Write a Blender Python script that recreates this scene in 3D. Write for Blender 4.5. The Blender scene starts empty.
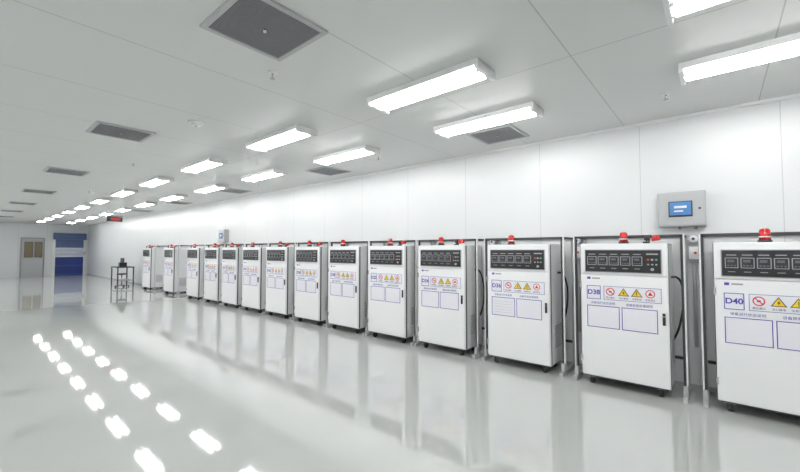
import bpy, bmesh, math
from mathutils import Matrix, Vector
S=bpy.context.scene
S.view_settings.view_transform='Standard'
S.view_settings.look='None'
S.view_settings.exposure=0.1
COL=S.collection

# ---------------- materials ----------------
def mat(name,col,rough=0.5,metal=0.0,emit=None,es=0.0,coat=0.0,bump=0.0,bscale=40,var=0.0,spec=0.5,ior=1.5):
    m=bpy.data.materials.new(name); m.use_nodes=True
    nt=m.node_tree; b=nt.nodes['Principled BSDF']
    b.inputs['Base Color'].default_value=(*col,1); b.inputs['Roughness'].default_value=rough
    b.inputs['Metallic'].default_value=metal; b.inputs['Coat Weight'].default_value=coat
    b.inputs['Coat Roughness'].default_value=0.03; b.inputs['IOR'].default_value=ior
    b.inputs['Specular IOR Level'].default_value=spec
    if emit:
        b.inputs['Emission Color'].default_value=(*emit,1); b.inputs['Emission Strength'].default_value=es
    if bump or var:
        tc=nt.nodes.new('ShaderNodeTexCoord'); n=nt.nodes.new('ShaderNodeTexNoise')
        n.inputs['Scale'].default_value=bscale; n.inputs['Detail'].default_value=3
        nt.links.new(tc.outputs['Object'],n.inputs['Vector'])
        if bump:
            bp=nt.nodes.new('ShaderNodeBump'); bp.inputs['Strength'].default_value=bump; bp.inputs['Distance'].default_value=0.01
            nt.links.new(n.outputs['Fac'],bp.inputs['Height']); nt.links.new(bp.outputs['Normal'],b.inputs['Normal'])
        if var:
            mx=nt.nodes.new('ShaderNodeMix'); mx.data_type='RGBA'
            mx.inputs[6].default_value=(*[c*(1-var) for c in col],1); mx.inputs[7].default_value=(*col,1)
            nt.links.new(n.outputs['Fac'],mx.inputs[0]); nt.links.new(mx.outputs[2],b.inputs['Base Color'])
    return m

def seam_mat(name,col,seam,axes,rough,spec=0.5):
    m=mat(name,col,rough,spec=spec); nt=m.node_tree; b=nt.nodes['Principled BSDF']
    tc=nt.nodes.new('ShaderNodeTexCoord'); sp=nt.nodes.new('ShaderNodeSeparateXYZ')
    nt.links.new(tc.outputs['Object'],sp.inputs[0])
    prev=None
    for ax,period,off,w in axes:
        a=nt.nodes.new('ShaderNodeMath'); a.operation='ADD'; a.inputs[1].default_value=off+100*period
        d=nt.nodes.new('ShaderNodeMath'); d.operation='DIVIDE'; d.inputs[1].default_value=period
        f=nt.nodes.new('ShaderNodeMath'); f.operation='FRACT'
        l=nt.nodes.new('ShaderNodeMath'); l.operation='LESS_THAN'; l.inputs[1].default_value=w/period
        nt.links.new(sp.outputs[ax],a.inputs[0]); nt.links.new(a.outputs[0],d.inputs[0])
        nt.links.new(d.outputs[0],f.inputs[0]); nt.links.new(f.outputs[0],l.inputs[0])
        if prev is None: prev=l
        else:
            x=nt.nodes.new('ShaderNodeMath'); x.operation='MAXIMUM'
            nt.links.new(prev.outputs[0],x.inputs[0]); nt.links.new(l.outputs[0],x.inputs[1]); prev=x
    mx=nt.nodes.new('ShaderNodeMix'); mx.data_type='RGBA'
    mx.inputs[6].default_value=(*col,1); mx.inputs[7].default_value=(*seam,1)
    nt.links.new(prev.outputs[0],mx.inputs[0]); nt.links.new(mx.outputs[2],b.inputs['Base Color'])
    return m

M={}
M['white']=mat('cabinet_white_enamel',(0.84,0.85,0.86),0.3,bump=0.03,bscale=200)
M['white2']=mat('panel_white',(0.78,0.79,0.79),0.35,bump=0.02,bscale=150)
M['black']=mat('black_plastic',(0.012,0.012,0.014),0.35,bump=0.03,bscale=150)
M['dark']=mat('dark_frame_paint',(0.035,0.035,0.04),0.4,bump=0.03,bscale=150)
M['grey']=mat('grey_metal',(0.30,0.31,0.32),0.4,metal=0.3,bump=0.03,bscale=150)
M['lgrey']=mat('light_grey_paint',(0.45,0.46,0.47),0.4,bump=0.02,bscale=150)
M['steel']=mat('steel',(0.6,0.6,0.6),0.25,metal=0.9,bump=0.02,bscale=150)
M['red']=mat('siren_red',(0.50,0.008,0.008),0.25,coat=0.5,var=0.05)
M['rubber']=mat('castor_rubber',(0.02,0.02,0.02),0.6,bump=0.05,bscale=100)
M['paper']=mat('label_paper',(0.80,0.80,0.85),0.5,var=0.02)
M['purple']=mat('label_purple',(0.07,0.05,0.36),0.5,var=0.03)
M['yellow']=mat('warning_yellow',(0.85,0.58,0.02),0.45,var=0.03)
M['signred']=mat('sign_red',(0.6,0.02,0.02),0.45,var=0.03)
M['ink']=mat('ink',(0.02,0.02,0.03),0.5,var=0.03)
M['meter']=mat('meter_face',(0.04,0.045,0.05),0.2,var=0.1)
M['silver']=mat('meter_bezel',(0.42,0.43,0.45),0.3,metal=0.4,var=0.05)
M['seg']=mat('meter_digits',(0.12,0.12,0.13),0.3,var=0.05)
M['screen']=mat('lcd_blue',(0.05,0.15,0.35),0.2,emit=(0.10,0.25,0.50),es=0.25,var=0.05)
M['ledg']=mat('led_green',(0.1,0.4,0.2),0.3,var=0.05)
M['ledr']=mat('led_red',(0.5,0.05,0.03),0.3,var=0.05)
M['tube']=mat('fluorescent_tube',(1,1,1),0.4,emit=(1.0,0.995,0.98),es=37.0)
M['lampw']=mat('lamp_reflector',(0.85,0.86,0.86),0.3,var=0.02)
M['mesh']=mat('grille_mesh_grey',(0.13,0.13,0.125),0.6,var=0.15)
M['blue']=mat('roller_blue',(0.01,0.035,0.22),0.4,bump=0.05,bscale=60)
M['blue2']=mat('roller_housing_blue',(0.07,0.11,0.25),0.4,var=0.1)
M['clear']=mat('clear_vinyl',(0.50,0.55,0.65),0.15,var=0.1)
M['glasswarm']=mat('door_window_warm',(0.25,0.20,0.12),0.1,var=0.3)
M['floor']=mat('epoxy_floor',(0.58,0.60,0.585),0.05,bump=0.0018,bscale=2.5,var=0.04,spec=0.5,ior=2.5,coat=0.3)
M['ceil']=seam_mat('ceiling_panels',(0.68,0.695,0.685),(0.45,0.46,0.45),[(1,1.18,0.35,0.009),(0,3.6,0.58,0.009)],0.45)
M['wall']=seam_mat('wall_panels',(0.72,0.735,0.745),(0.56,0.57,0.58),[(1,1.18,0.5,0.008)],0.32)
M['wallb']=seam_mat('wall_end_panels',(0.74,0.76,0.77),(0.5,0.51,0.52),[(0,1.18,0.2,0.010)],0.35)

# ---------------- mesh builder: local (u right, w into wall, z up) -> (w,-u,z) ----------------
class B:
    def __init__(s): s.bm=bmesh.new(); s.mats=[]
    def mi(s,k):
        if k not in s.mats: s.mats.append(k)
        return s.mats.index(k)
    def box(s,u0,u1,w0,w1,z0,z1,k,bev=0.0):
        r=bmesh.ops.create_cube(s.bm,size=1)
        vs=r['verts']
        for v in vs:
            u=u0+(v.co.x+.5)*(u1-u0); w=w0+(v.co.y+.5)*(w1-w0); z=z0+(v.co.z+.5)*(z1-z0)
            v.co=Vector((w,-u,z))
        fs=set(f for v in vs for f in v.link_faces)
        i=s.mi(k)
        for f in fs: f.material_index=i
        if bev>0:
            es=list(set(e for f in fs for e in f.edges))
            rr=bmesh.ops.bevel(s.bm,geom=es,offset=bev,segments=2,affect='EDGES',profile=0.5)
            for f in rr['faces']: f.material_index=i
    def cyl(s,c,axis,r1,r2,h,k,seg=16,smooth=True):
        rot={'z':Matrix.Identity(4),'w':Matrix.Rotation(math.pi/2,4,'Y'),'u':Matrix.Rotation(math.pi/2,4,'X')}[axis]
        base=Vector((c[1],-c[0],c[2]))
        r=bmesh.ops.create_cone(s.bm,cap_ends=True,segments=seg,radius1=r1,radius2=r2,depth=h,
             matrix=Matrix.Translation(base)@rot@Matrix.Translation((0,0,h/2)))
        i=s.mi(k)
        for f in set(f for v in r['verts'] for f in v.link_faces):
            f.material_index=i
            if smooth and len(f.verts)==4: f.smooth=True
    def sph(s,c,r,k,sz=1.0):
        rr=bmesh.ops.create_uvsphere(s.bm,u_segments=14,v_segments=8,radius=r,
            matrix=Matrix.Translation((c[1],-c[0],c[2]))@Matrix.Diagonal((1,1,sz,1)))
        i=s.mi(k)
        for f in set(f for v in rr['verts'] for f in v.link_faces): f.material_index=i; f.smooth=True
    def poly(s,pts,w,t,k):
        a=[s.bm.verts.new((w,-p[0],p[1])) for p in pts]; b=[s.bm.verts.new((w-t,-p[0],p[1])) for p in pts]
        i=s.mi(k); fs=[s.bm.faces.new(a),s.bm.faces.new(b[::-1])]
        n=len(pts)
        for j in range(n): fs.append(s.bm.faces.new([a[j],b[j],b[(j+1)%n],a[(j+1)%n]]))
        for f in fs: f.material_index=i
        bmesh.ops.recalc_face_normals(s.bm,faces=fs)
    def ring(s,cu,cz,r,wd,w,t,k,n=20):
        for j in range(n):
            a=2*math.pi*j/n; b=2*math.pi*(j+1)/n
            s.poly([(cu+r*math.cos(a),cz+r*math.sin(a)),(cu+r*math.cos(b),cz+r*math.sin(b)),
                    (cu+(r-wd)*math.cos(b),cz+(r-wd)*math.sin(b)),(cu+(r-wd)*math.cos(a),cz+(r-wd)*math.sin(a))],w,t,k)
    def outline(s,u0,u1,z0,z1,th,w,t,k):
        s.box(u0,u1,w-t,w,z0,z0+th,k); s.box(u0,u1,w-t,w,z1-th,z1,k)
        s.box(u0,u0+th,w-t,w,z0,z1,k); s.box(u1-th,u1,w-t,w,z0,z1,k)
    def mesh(s,name):
        bmesh.ops.recalc_face_normals(s.bm,faces=s.bm.faces[:])
        me=bpy.data.meshes.new(name); s.bm.to_mesh(me); s.bm.free()
        for k in s.mats: me.materials.append(M[k])
        return me
def obj(name,me,loc=(0,0,0),parent=None,rotz=0):
    o=bpy.data.objects.new(name,me); COL.objects.link(o); o.location=loc; o.rotation_euler=(0,0,rotz)
    if parent: o.parent=parent
    return o
TR=Matrix(((0,0,-1,0),(-1,0,0,0),(0,1,0,0),(0,0,0,1)))
fonts={}
def text(name,body,size,u,w,z,k,parent,align='CENTER',bold=0.0):
    key=(body,size,k,align)
    if key not in fonts:
        c=bpy.data.curves.new(name,'FONT'); c.body=body; c.size=size; c.align_x=align; c.align_y='CENTER'
        c.offset=bold; c.extrude=0.0004; c.materials.append(M[k]); fonts[key]=c
    o=bpy.data.objects.new(name,fonts[key]); COL.objects.link(o); o.parent=parent
    o.matrix_local=Matrix.Translation((w,-u,z))@TR
    return o

# ---------------- room ----------------
X0,X1,Y0,Y1,H=-4.2,5.2,-5.0,29.7,3.0
def slab(name,x0,x1,y0,y1,z0,z1,k):
    b=B(); b.box(-y1,-y0,x0,x1,z0,z1,k); return obj(name,b.mesh(name))
slab('floor',X0-.2,X1+.2,Y0-.2,Y1+.2,-.1,0,'floor')
slab('ceiling',X0-.2,X1+.2,Y0-.2,Y1+.2,H,H+.1,'ceil')
slab('wall_right',X1,X1+.2,Y0-.2,Y1+.2,0,H,'wall')
slab('wall_left',X0-.2,X0,Y0-.2,Y1+.2,0,H,'wall')
slab('wall_back',X0,X1,Y1,Y1+.2,0,H,'wallb')
slab('wall_front',X0,X1,Y0-.2,Y0,0,H,'wallb')
slab('trim_1',X1-.03,X1,Y0,Y1,H-.03,H,'white2')
slab('trim_2',X0,X1-.03,Y1-.03,Y1,H-.03,H,'white2')
slab('baseboard_right',X1-.012,X1,Y0,Y1,0,.05,'lgrey')

# ---------------- ceiling lamps ----------------
b=B()
b.box(-.61,.61,-.14,.14,-.03,0,'lampw',0.004)
b.box(-.61,.61,-.15,-.135,-.050,-.0,'lampw'); b.box(-.61,.61,.135,.15,-.050,-.0,'lampw')
b.box(-.61,.61,-.012,.012,-.05,-.03,'lampw')
for e in (-1,1):
    b.box(e*.61-(.03 if e>0 else 0),e*.61+(.03 if e<0 else 0),-.15,.15,-.08,0,'lampw',0.003)
    for c in (-.075,.075): b.cyl((e*.575-.012,c,-.062),'u',.02,.02,.024,'white2',12)
body=b.mesh('fluorescent_lamp')
b=B()
for c in (-.075,.075): b.cyl((-.565,c,-.062),'u',.015,.015,1.13,'tube',12)
tubes=b.mesh('fluorescent_tubes')
ys=[v.co.y for v in tubes.vertices]; cy=(max(ys)+min(ys))/2
for v in tubes.vertices: v.co.y-=cy
def lamp(x,y):
    o=obj('fluorescent_ceiling_lamp',body,(x,y,H)); obj('tubes',tubes,(0,0,0),o)
for i in range(-1,12):
    y=-.40+2.40*i
    lamp(2.72,y); lamp(3.86,y); lamp(-1.3,y); lamp(-2.4,y)  # negative-x rows: unseen lamps added to brighten the floor and cabinet fronts

# ---------------- ceiling grilles ----------------
b=B()
for (a0,a1,c0,c1) in ((-.30,.30,-.30,-.265),(-.30,.30,.265,.30),(-.30,-.265,-.265,.265),(.265,.30,-.265,.265)):
    b.box(a0,a1,c0,c1,-.018,0,'lgrey')
b.box(-.265,.265,-.265,.265,-.006,0,'mesh')
for i in range(35):
    c=-.262+i*.0152; b.box(-.265,.265,c,c+.004,-.010,-.006,'grey')
for i in range(35):
    c=-.262+i*.0152; b.box(c,c+.004,-.265,.265,-.011,-.006,'grey')
b.cyl((0,0,-.03),'z',.012,.012,.02,'steel',10)
gr=b.mesh('ceiling_air_grille')
for y in (2.30,5.75,9.45,13.2,16.9,20.6,24.3): obj('ceiling_air_grille',gr,(1.30,y,H))
for y in (-1.4,2.15,5.6,9.3,13.0,16.7,20.4): obj('ceiling_air_grille',gr,(4.50,y,H))

b=B(); b.cyl((0,0,-.008),'z',.035,.04,.008,'white2',16); b.cyl((0,0,-.05),'z',.008,.008,.045,'steel',8); b.cyl((0,0,-.056),'z',.022,.022,.005,'steel',12)
spk=b.mesh('sprinkler_head')
for p in ((1.68,2.84),(4.37,.35),(4.3,4.1),(1.9,7.6),(4.3,7.8),(2.1,12.0)): obj('sprinkler_head',spk,(p[0],p[1],H))
b=B(); b.cyl((0,0,-.02),'z',.075,.085,.02,'lampw',24); b.cyl((0,0,-.045),'z',.045,.06,.025,'lampw',24); b.cyl((0,0,-.05),'z',.02,.02,.006,'lgrey',12)
det=b.mesh('smoke_detector')
for p in ((1.77,4.65),(2.2,12.4),(2.2,20)): obj('smoke_detector',det,(p[0],p[1],H))

# ---------------- cabinets ----------------
W=.82
b=B()
b.box(0,W,.02,.50,.10,1.57,'white',.006)
b.box(.004,W-.004,0,.02,.115,1.225,'white',.004)
b.box(.004,W-.004,0,.02,1.235,1.565,'white',.004)
b.box(W-.002,W+.004,.03,.055,.11,1.56,'dark'); b.box(-.004,.002,.03,.055,.11,1.56,'dark')
b.box(.02,W-.02,.04,.48,.085,.10,'dark')
b.box(.05,W-.05,-.010,0,1.255,1.505,'silver',.002)
b.box(.058,W-.058,-.014,-.010,1.263,1.497,'black')
for i in range(5):
    u=.08+i*.108
    b.box(u,u+.092,-.022,-.014,1.335,1.43,'silver'); b.box(u+.006,u+.086,-.024,-.022,1.341,1.424,'meter')
    b.box(u+.018,u+.066,-.0255,-.024,1.388,1.410,'seg')
    for j in range(3): b.box(u+.014+j*.024,u+.030+j*.024,-.0255,-.024,1.352,1.364,'seg')
    b.box(u+.01,u+.08,-.016,-.014,1.45,1.458,'silver'); b.box(u+.02,u+.07,-.016,-.014,1.298,1.304,'silver')
for i,k in enumerate(('ledr','silver','ledg')):
    b.cyl((.655+i*.035,-.028,1.40),'w',.011,.011,.014,k,12)
for i in range(3): b.cyl((.655+i*.035,-.026,1.35),'w',.009,.009,.012,'silver',12)
b.cyl((.69,-.030,1.30),'w',.015,.015,.016,'silver',12)
b.box(.64,.74,-.016,-.014,1.45,1.464,'silver')
b.box(.07,.105,-.002,0,1.175,1.20,'purple'); b.box(.12,.20,-.002,0,1.18,1.194,'grey')
b.box(W-.055,W-.03,-.016,0,.74,.86,'black',.003); b.cyl((W-.043,-.02,.83),'w',.008,.008,.006,'steel',10)
for z in (.25,1.08): b.box(-.006,.012,-.008,.01,z,z+.07,'steel')
for side,u0,u1 in ((0,-.006,0),(1,W,W+.006)):
    for i in range(10): b.box(u0,u1,.16,.42,.30+i*.028,.312+i*.028,'lgrey')
for u in (.09,W-.09):
    for w in (.08,.42):
        b.box(u-.035,u+.035,w-.03,w+.03,.078,.09,'grey'); b.cyl((u-.016,w,.042),'u',.042,.042,.032,'rubber',20)
        b.box(u-.024,u-.018,w-.022,w+.022,.035,.08,'dark'); b.box(u+.018,u+.024,w-.022,w+.022,.035,.08,'dark')
body_m=b.mesh('cabinet_body')
b=B()
b.box(.065,.205,-.002,0,.955,1.105,'paper'); b.outline(.065,.205,.955,1.105,.006,-.002,.001,'purple')
b.box(.235,.76,-.002,0,.955,1.105,'paper'); b.outline(.235,.76,.955,1.105,.004,-.002,.001,'purple')
cz=1.045; 
b.ring(.30,cz,.042,.009,-.002,.0015,'signred')
b.poly([(.272,cz+.022),(.278,cz+.028),(.328,cz-.022),(.322,cz-.028)],-.002,.0015,'signred')
b.box(.288,.312,-.0028,-.002,cz-.008,cz+.008,'ink')
for i,c in enumerate((.425,.545)):
    b.poly([(c-.052,cz-.038),(c+.052,cz-.038),(c,cz+.046)],-.002,.001,'ink')
    b.poly([(c-.041,cz-.032),(c+.041,cz-.032),(c,cz+.035)],-.003,.001,'yellow')
    if i==0: b.poly([(c+.006,cz+.015),(c-.011,cz-.008),(c-.001,cz-.006),(c-.006,cz-.026),(c+.012,cz-.001),(c+.002,cz-.003)],-.004,.001,'ink')
    else:
        b.box(c-.003,c+.003,-.005,-.004,cz-.015,cz+.015,'ink'); b.box(c-.003,c+.003,-.005,-.004,cz-.026,cz-.020,'ink')
c=.665
b.ring(c,cz,.042,.008,-.002,.0015,'signred')
b.poly([(c-.022,cz-.016),(c+.022,cz-.016),(c,cz+.022)],-.002,.0015,'signred')
for u0 in (.065,.405):
    b.box(u0,u0+.32,-.002,0,.645,.885,'paper'); b.outline(u0,u0+.32,.645,.885,.007,-.002,.001,'purple')
labels_m=b.mesh('labels')
b=B()
z=1.57
b.cyl((.36,.10,z),'z',.05,.05,.02,'black',18); b.cyl((.36,.10,z+.02),'z',.042,.038,.085,'red',18); b.sph((.36,.10,z+.105),.038,'red',.6)
b.cyl((.36,.10,z+.045),'z',.044,.044,.01,'paper',18)
siren_m=b.mesh('alarm_siren')
b=B()
b.box(.60,.66,.08,.12,z,z+.02,'black'); b.box(.625,.635,.09,.11,z+.02,z+.04,'dark')
b.cyl((.68,.10,z+.055),'u',.034,.026,.07,'red',16); b.cyl((.61,.10,z+.055),'u',.022,.036,.05,'dark',16)
horn_m=b.mesh('alarm_horn')
b=B()
b.box(.08,.37,-.006,-.003,.655,.875,'paper')
for i in range(5): b.box(.10,.35,-.0066,-.006,.69+i*.035,.692+i*.035,'grey')
sheet_m=b.mesh('paper_notice')
def tube(name,pts,r,k):
    c=bpy.data.curves.new(name,'CURVE'); c.dimensions='3D'; c.bevel_depth=r; c.bevel_resolution=3; c.use_fill_caps=True
    sp=c.splines.new('NURBS'); sp.points.add(len(pts)-1); sp.use_endpoint_u=True; sp.order_u=4
    for p,q in zip(sp.points,pts): p.co=(q[1],-q[0],q[2],1)
    c.materials.append(M[k]); return c
hose=tube('power_hose',[(.80,.30,1.2),(.88,.30,1.25),(.93,.33,1.1),(.91,.42,.85),(.86,.45,.6),(.80,.45,.5)],.011,'black')
b=B()
u0,u1,w0,w1=-.09,.93,.13,.575
for u,sg in ((u0,1),(u1,-1)):
    ua,ub=sorted((u+sg*.016,u-sg*.006)); uc,ud=sorted((u-sg*.006,u-sg*.02))
    b.box(ua,ub,w0,w0+.028,0,1.66,'dark'); b.box(uc,ud,w0,w0+.028,0,1.66,'white2')
    b.box(u-.014,u+.014,w1-.028,w1,0,1.66,'lgrey')
    b.box(u-.014,u+.014,w0+.028,w1,1.636,1.66,'dark')
    b.box(u-.02,u+.02,w0-.10,w1-.01,0,.05,'lgrey',.003)
    b.box(u-.02,u+.02,w0-.03,w0+.05,.05,.14,'lgrey',.003)
b.box(u0,u1,w0,w0+.026,1.636,1.66,'dark'); b.box(u0,u1,w1-.024,w1,1.64,1.66,'dark')
b.box(u0,u1,w1-.02,w1,.30,.33,'dark')
frame_m=b.mesh('docking_frame')
XF=4.62
slefts=[-1.13,.037,1.21,2.38,3.55,4.64,5.72,6.83,7.98,9.09,10.22,11.32,12.6,14.6,16.9]
for i,s in enumerate(slefts):
    num=42-2*i
    e=bpy.data.objects.new('battery_test_cabinet',None); COL.objects.link(e); e.location=(XF,s,0)
    obj('cabinet_body',body_m,(0,0,0),e); obj('labels',labels_m,(0,0,0),e); obj('docking_frame',frame_m,(0,0,0),e)
    obj('alarm_siren',siren_m,(0,-.06*((i*7)%3-1),0),e)
    if i%3!=0 or i<3: obj('alarm_horn',horn_m,(0,0,0),e)
    if i==3: obj('paper_notice',sheet_m,(0,0,0),e)
    text('cabinet_number','D%d'%num,.072,.135,-.003,1.03,'purple',e,bold=.0018)
    text('caption','禁止烟火',.022,.30,-.003,.980,'ink',e)
    text('caption','当心触电',.022,.425,-.003,.980,'ink',e)
    text('caption','注意安全',.022,.545,-.003,.980,'ink',e)
    text('caption','紧急停止',.022,.665,-.003,.980,'ink',e)
    text('heading','设备运行状态说明',.03,.225,-.002,.915,'purple',e)
    text('heading','设备异常处理说明',.03,.565,-.002,.915,'purple',e)
    if i<8:
        h=bpy.data.objects.new('power_hose',hose); COL.objects.link(h); h.parent=e

# ---------------- wall devices ----------------
b=B()
b.box(-.21,.21,-.12,0,-.19,.19,'lgrey',.008); b.box(-.195,.195,-.128,-.12,-.175,.175,'lgrey',.004)
b.box(-.11,.10,-.133,-.128,-.085,.085,'black'); b.box(-.10,.09,-.135,-.133,-.065,.075,'screen')
b.box(-.06,.05,-.136,-.135,.01,.035,'paper'); b.box(-.06,.02,-.136,-.135,-.03,-.015,'paper')
b.cyl((.16,-.135,0),'w',.012,.012,.01,'black',10)
b.cyl((.12,-.06,-.22),'z',.015,.015,.04,'grey',10); b.cyl((-.02,-.06,-.22),'z',.012,.012,.03,'grey',10)
ctl=b.mesh('wall_control_box')
obj('wall_control_box',ctl,(X1,.30,1.945)); obj('wall_control_box',ctl,(X1,11.3,1.92))
b=B()
b.box(-.05,.05,-.05,0,-.20,.02,'lgrey',.006); b.cyl((0,-.10,.06),'w',.05,.052,.10,'lgrey',24)
b.cyl((0,-.108,.06),'w',.040,.040,.008,'paper',24); b.cyl((0,-.114,.06),'w',.014,.014,.006,'ink',10)
b.box(-.042,.042,-.10,-.05,-.16,-.02,'white2',.006); b.cyl((.015,-.112,-.09),'w',.013,.013,.012,'signred',12)
b.cyl((0,-.03,-1.1),'z',.016,.016,.92,'lgrey',12)
gs=b.mesh('gas_detector')
for y in (.203,1.375,2.545): obj('gas_detector',gs,(X1,y,1.56))

# ---------------- back wall ----------------
def face_south(name,me,x,y,z=0):
    o=obj(name,me,(x,y,z)); o.rotation_euler=(0,0,math.pi/2); return o
b=B()
b.box(0,.10,-.10,0,0,2.45,'white2',.004); b.box(1.38,1.48,-.10,0,0,2.45,'white2',.004)
b.box(0,1.48,-.28,0,2.12,2.50,'blue2',.01)
b.box(.10,1.38,-.05,-.02,0,1.10,'blue'); b.box(.10,1.38,-.05,-.02,1.10,1.60,'clear'); b.box(.10,1.38,-.05,-.02,1.60,2.12,'blue2')
for z in (.05,.55,1.08,1.33,1.60): b.box(.10,1.38,-.065,-.05,z,z+.035,'steel' if z>1 else 'blue2')
b.box(1.36,1.46,-.14,-.10,1.2,1.4,'lgrey')
face_south('door_1',b.mesh('door_1'),3.60,Y1)
b=B()
b.box(0,.06,-.06,0,0,2.2,'grey'); b.box(.94,1.0,-.06,0,0,2.2,'grey'); b.box(.06,.94,-.06,0,2.14,2.2,'grey')
b.box(.06,.94,-.03,0,.01,2.14,'lgrey',.003)
b.box(.18,.50,-.035,-.03,1.1,1.95,'glasswarm'); b.outline(.16,.52,1.08,1.97,.02,-.03,.012,'dark')
b.box(.60,.88,-.035,-.03,1.1,1.95,'glasswarm'); b.outline(.58,.90,1.08,1.97,.02,-.03,.012,'dark')
b.cyl((.84,-.08,1.0),'z',.012,.012,.18,'steel',10)
for z in (1.0,1.16): b.box(.83,.85,-.08,-.03,z,z+.015,'steel')
face_south('door_2',b.mesh('door_2'),2.25,Y1)

b=B(); b.box(-.22,.22,-.03,.03,-.08,.08,'dark',.004); b.box(-.10,.16,-.034,-.03,-.04,.04,'signred')
for u in (-.16,.16): b.cyl((u,0,.08),'z',.006,.006,.35,'steel',8)
face_south('hanging_led_sign',b.mesh('hanging_led_sign'),3.5,16.0,2.57)

b=B()
b.box(-.5,.5,-.3,.3,.76,.80,'dark',.004)
for u in (-.47,.47):
    for w in (-.27,.27): b.box(u-.02,u+.02,w-.02,w+.02,0,.76,'dark')
b.box(-.47,.47,-.27,.27,.22,.24,'grey')
b.box(-.2,.1,-.1,.1,.80,.815,'black'); b.box(-.07,-.03,-.02,.02,.81,.92,'black'); b.box(-.28,.18,-.02,.01,.88,1.16,'black',.004)
b.box(.22,.42,-.2,.05,.80,.98,'black',.005)
obj('work_table',b.mesh('work_table'),(4.55,19.3,0))
b=B(); b.cyl((0,0,.5),'z',.17,.17,.05,'black',20); b.cyl((0,0,.06),'z',.02,.02,.44,'steel',10)
for a in range(5):
    an=a*2*math.pi/5
    for t in range(4):
        r=.05+t*.055; b.box(r*math.cos(an)-.03,r*math.cos(an)+.03,r*math.sin(an)-.02,r*math.sin(an)+.02,.05,.07,'dark')
    b.cyl((.24*math.cos(an)-.01,.24*math.sin(an),.025),'u',.025,.025,.02,'rubber',12)
obj('stool',b.mesh('stool'),(4.35,18.55,0))

# ---------------- camera ----------------
cam=bpy.data.cameras.new('camera'); cam.sensor_width=36; cam.lens=375/800*36; cam.clip_end=200
co=bpy.data.objects.new('camera',cam); COL.objects.link(co); S.camera=co
p=math.atan(14/375); N=math.hypot(442,375)
f=Vector((442/N*math.cos(p),375/N*math.cos(p),math.sin(p)))
co.location=(0,0,1.5); co.rotation_euler=f.to_track_quat('-Z','Y').to_euler()
w=bpy.data.worlds.new('world'); S.world=w; w.use_nodes=True
w.node_tree.nodes['Background'].inputs[0].default_value=(.6,.65,.7,1); w.node_tree.nodes['Background'].inputs[1].default_value=.3
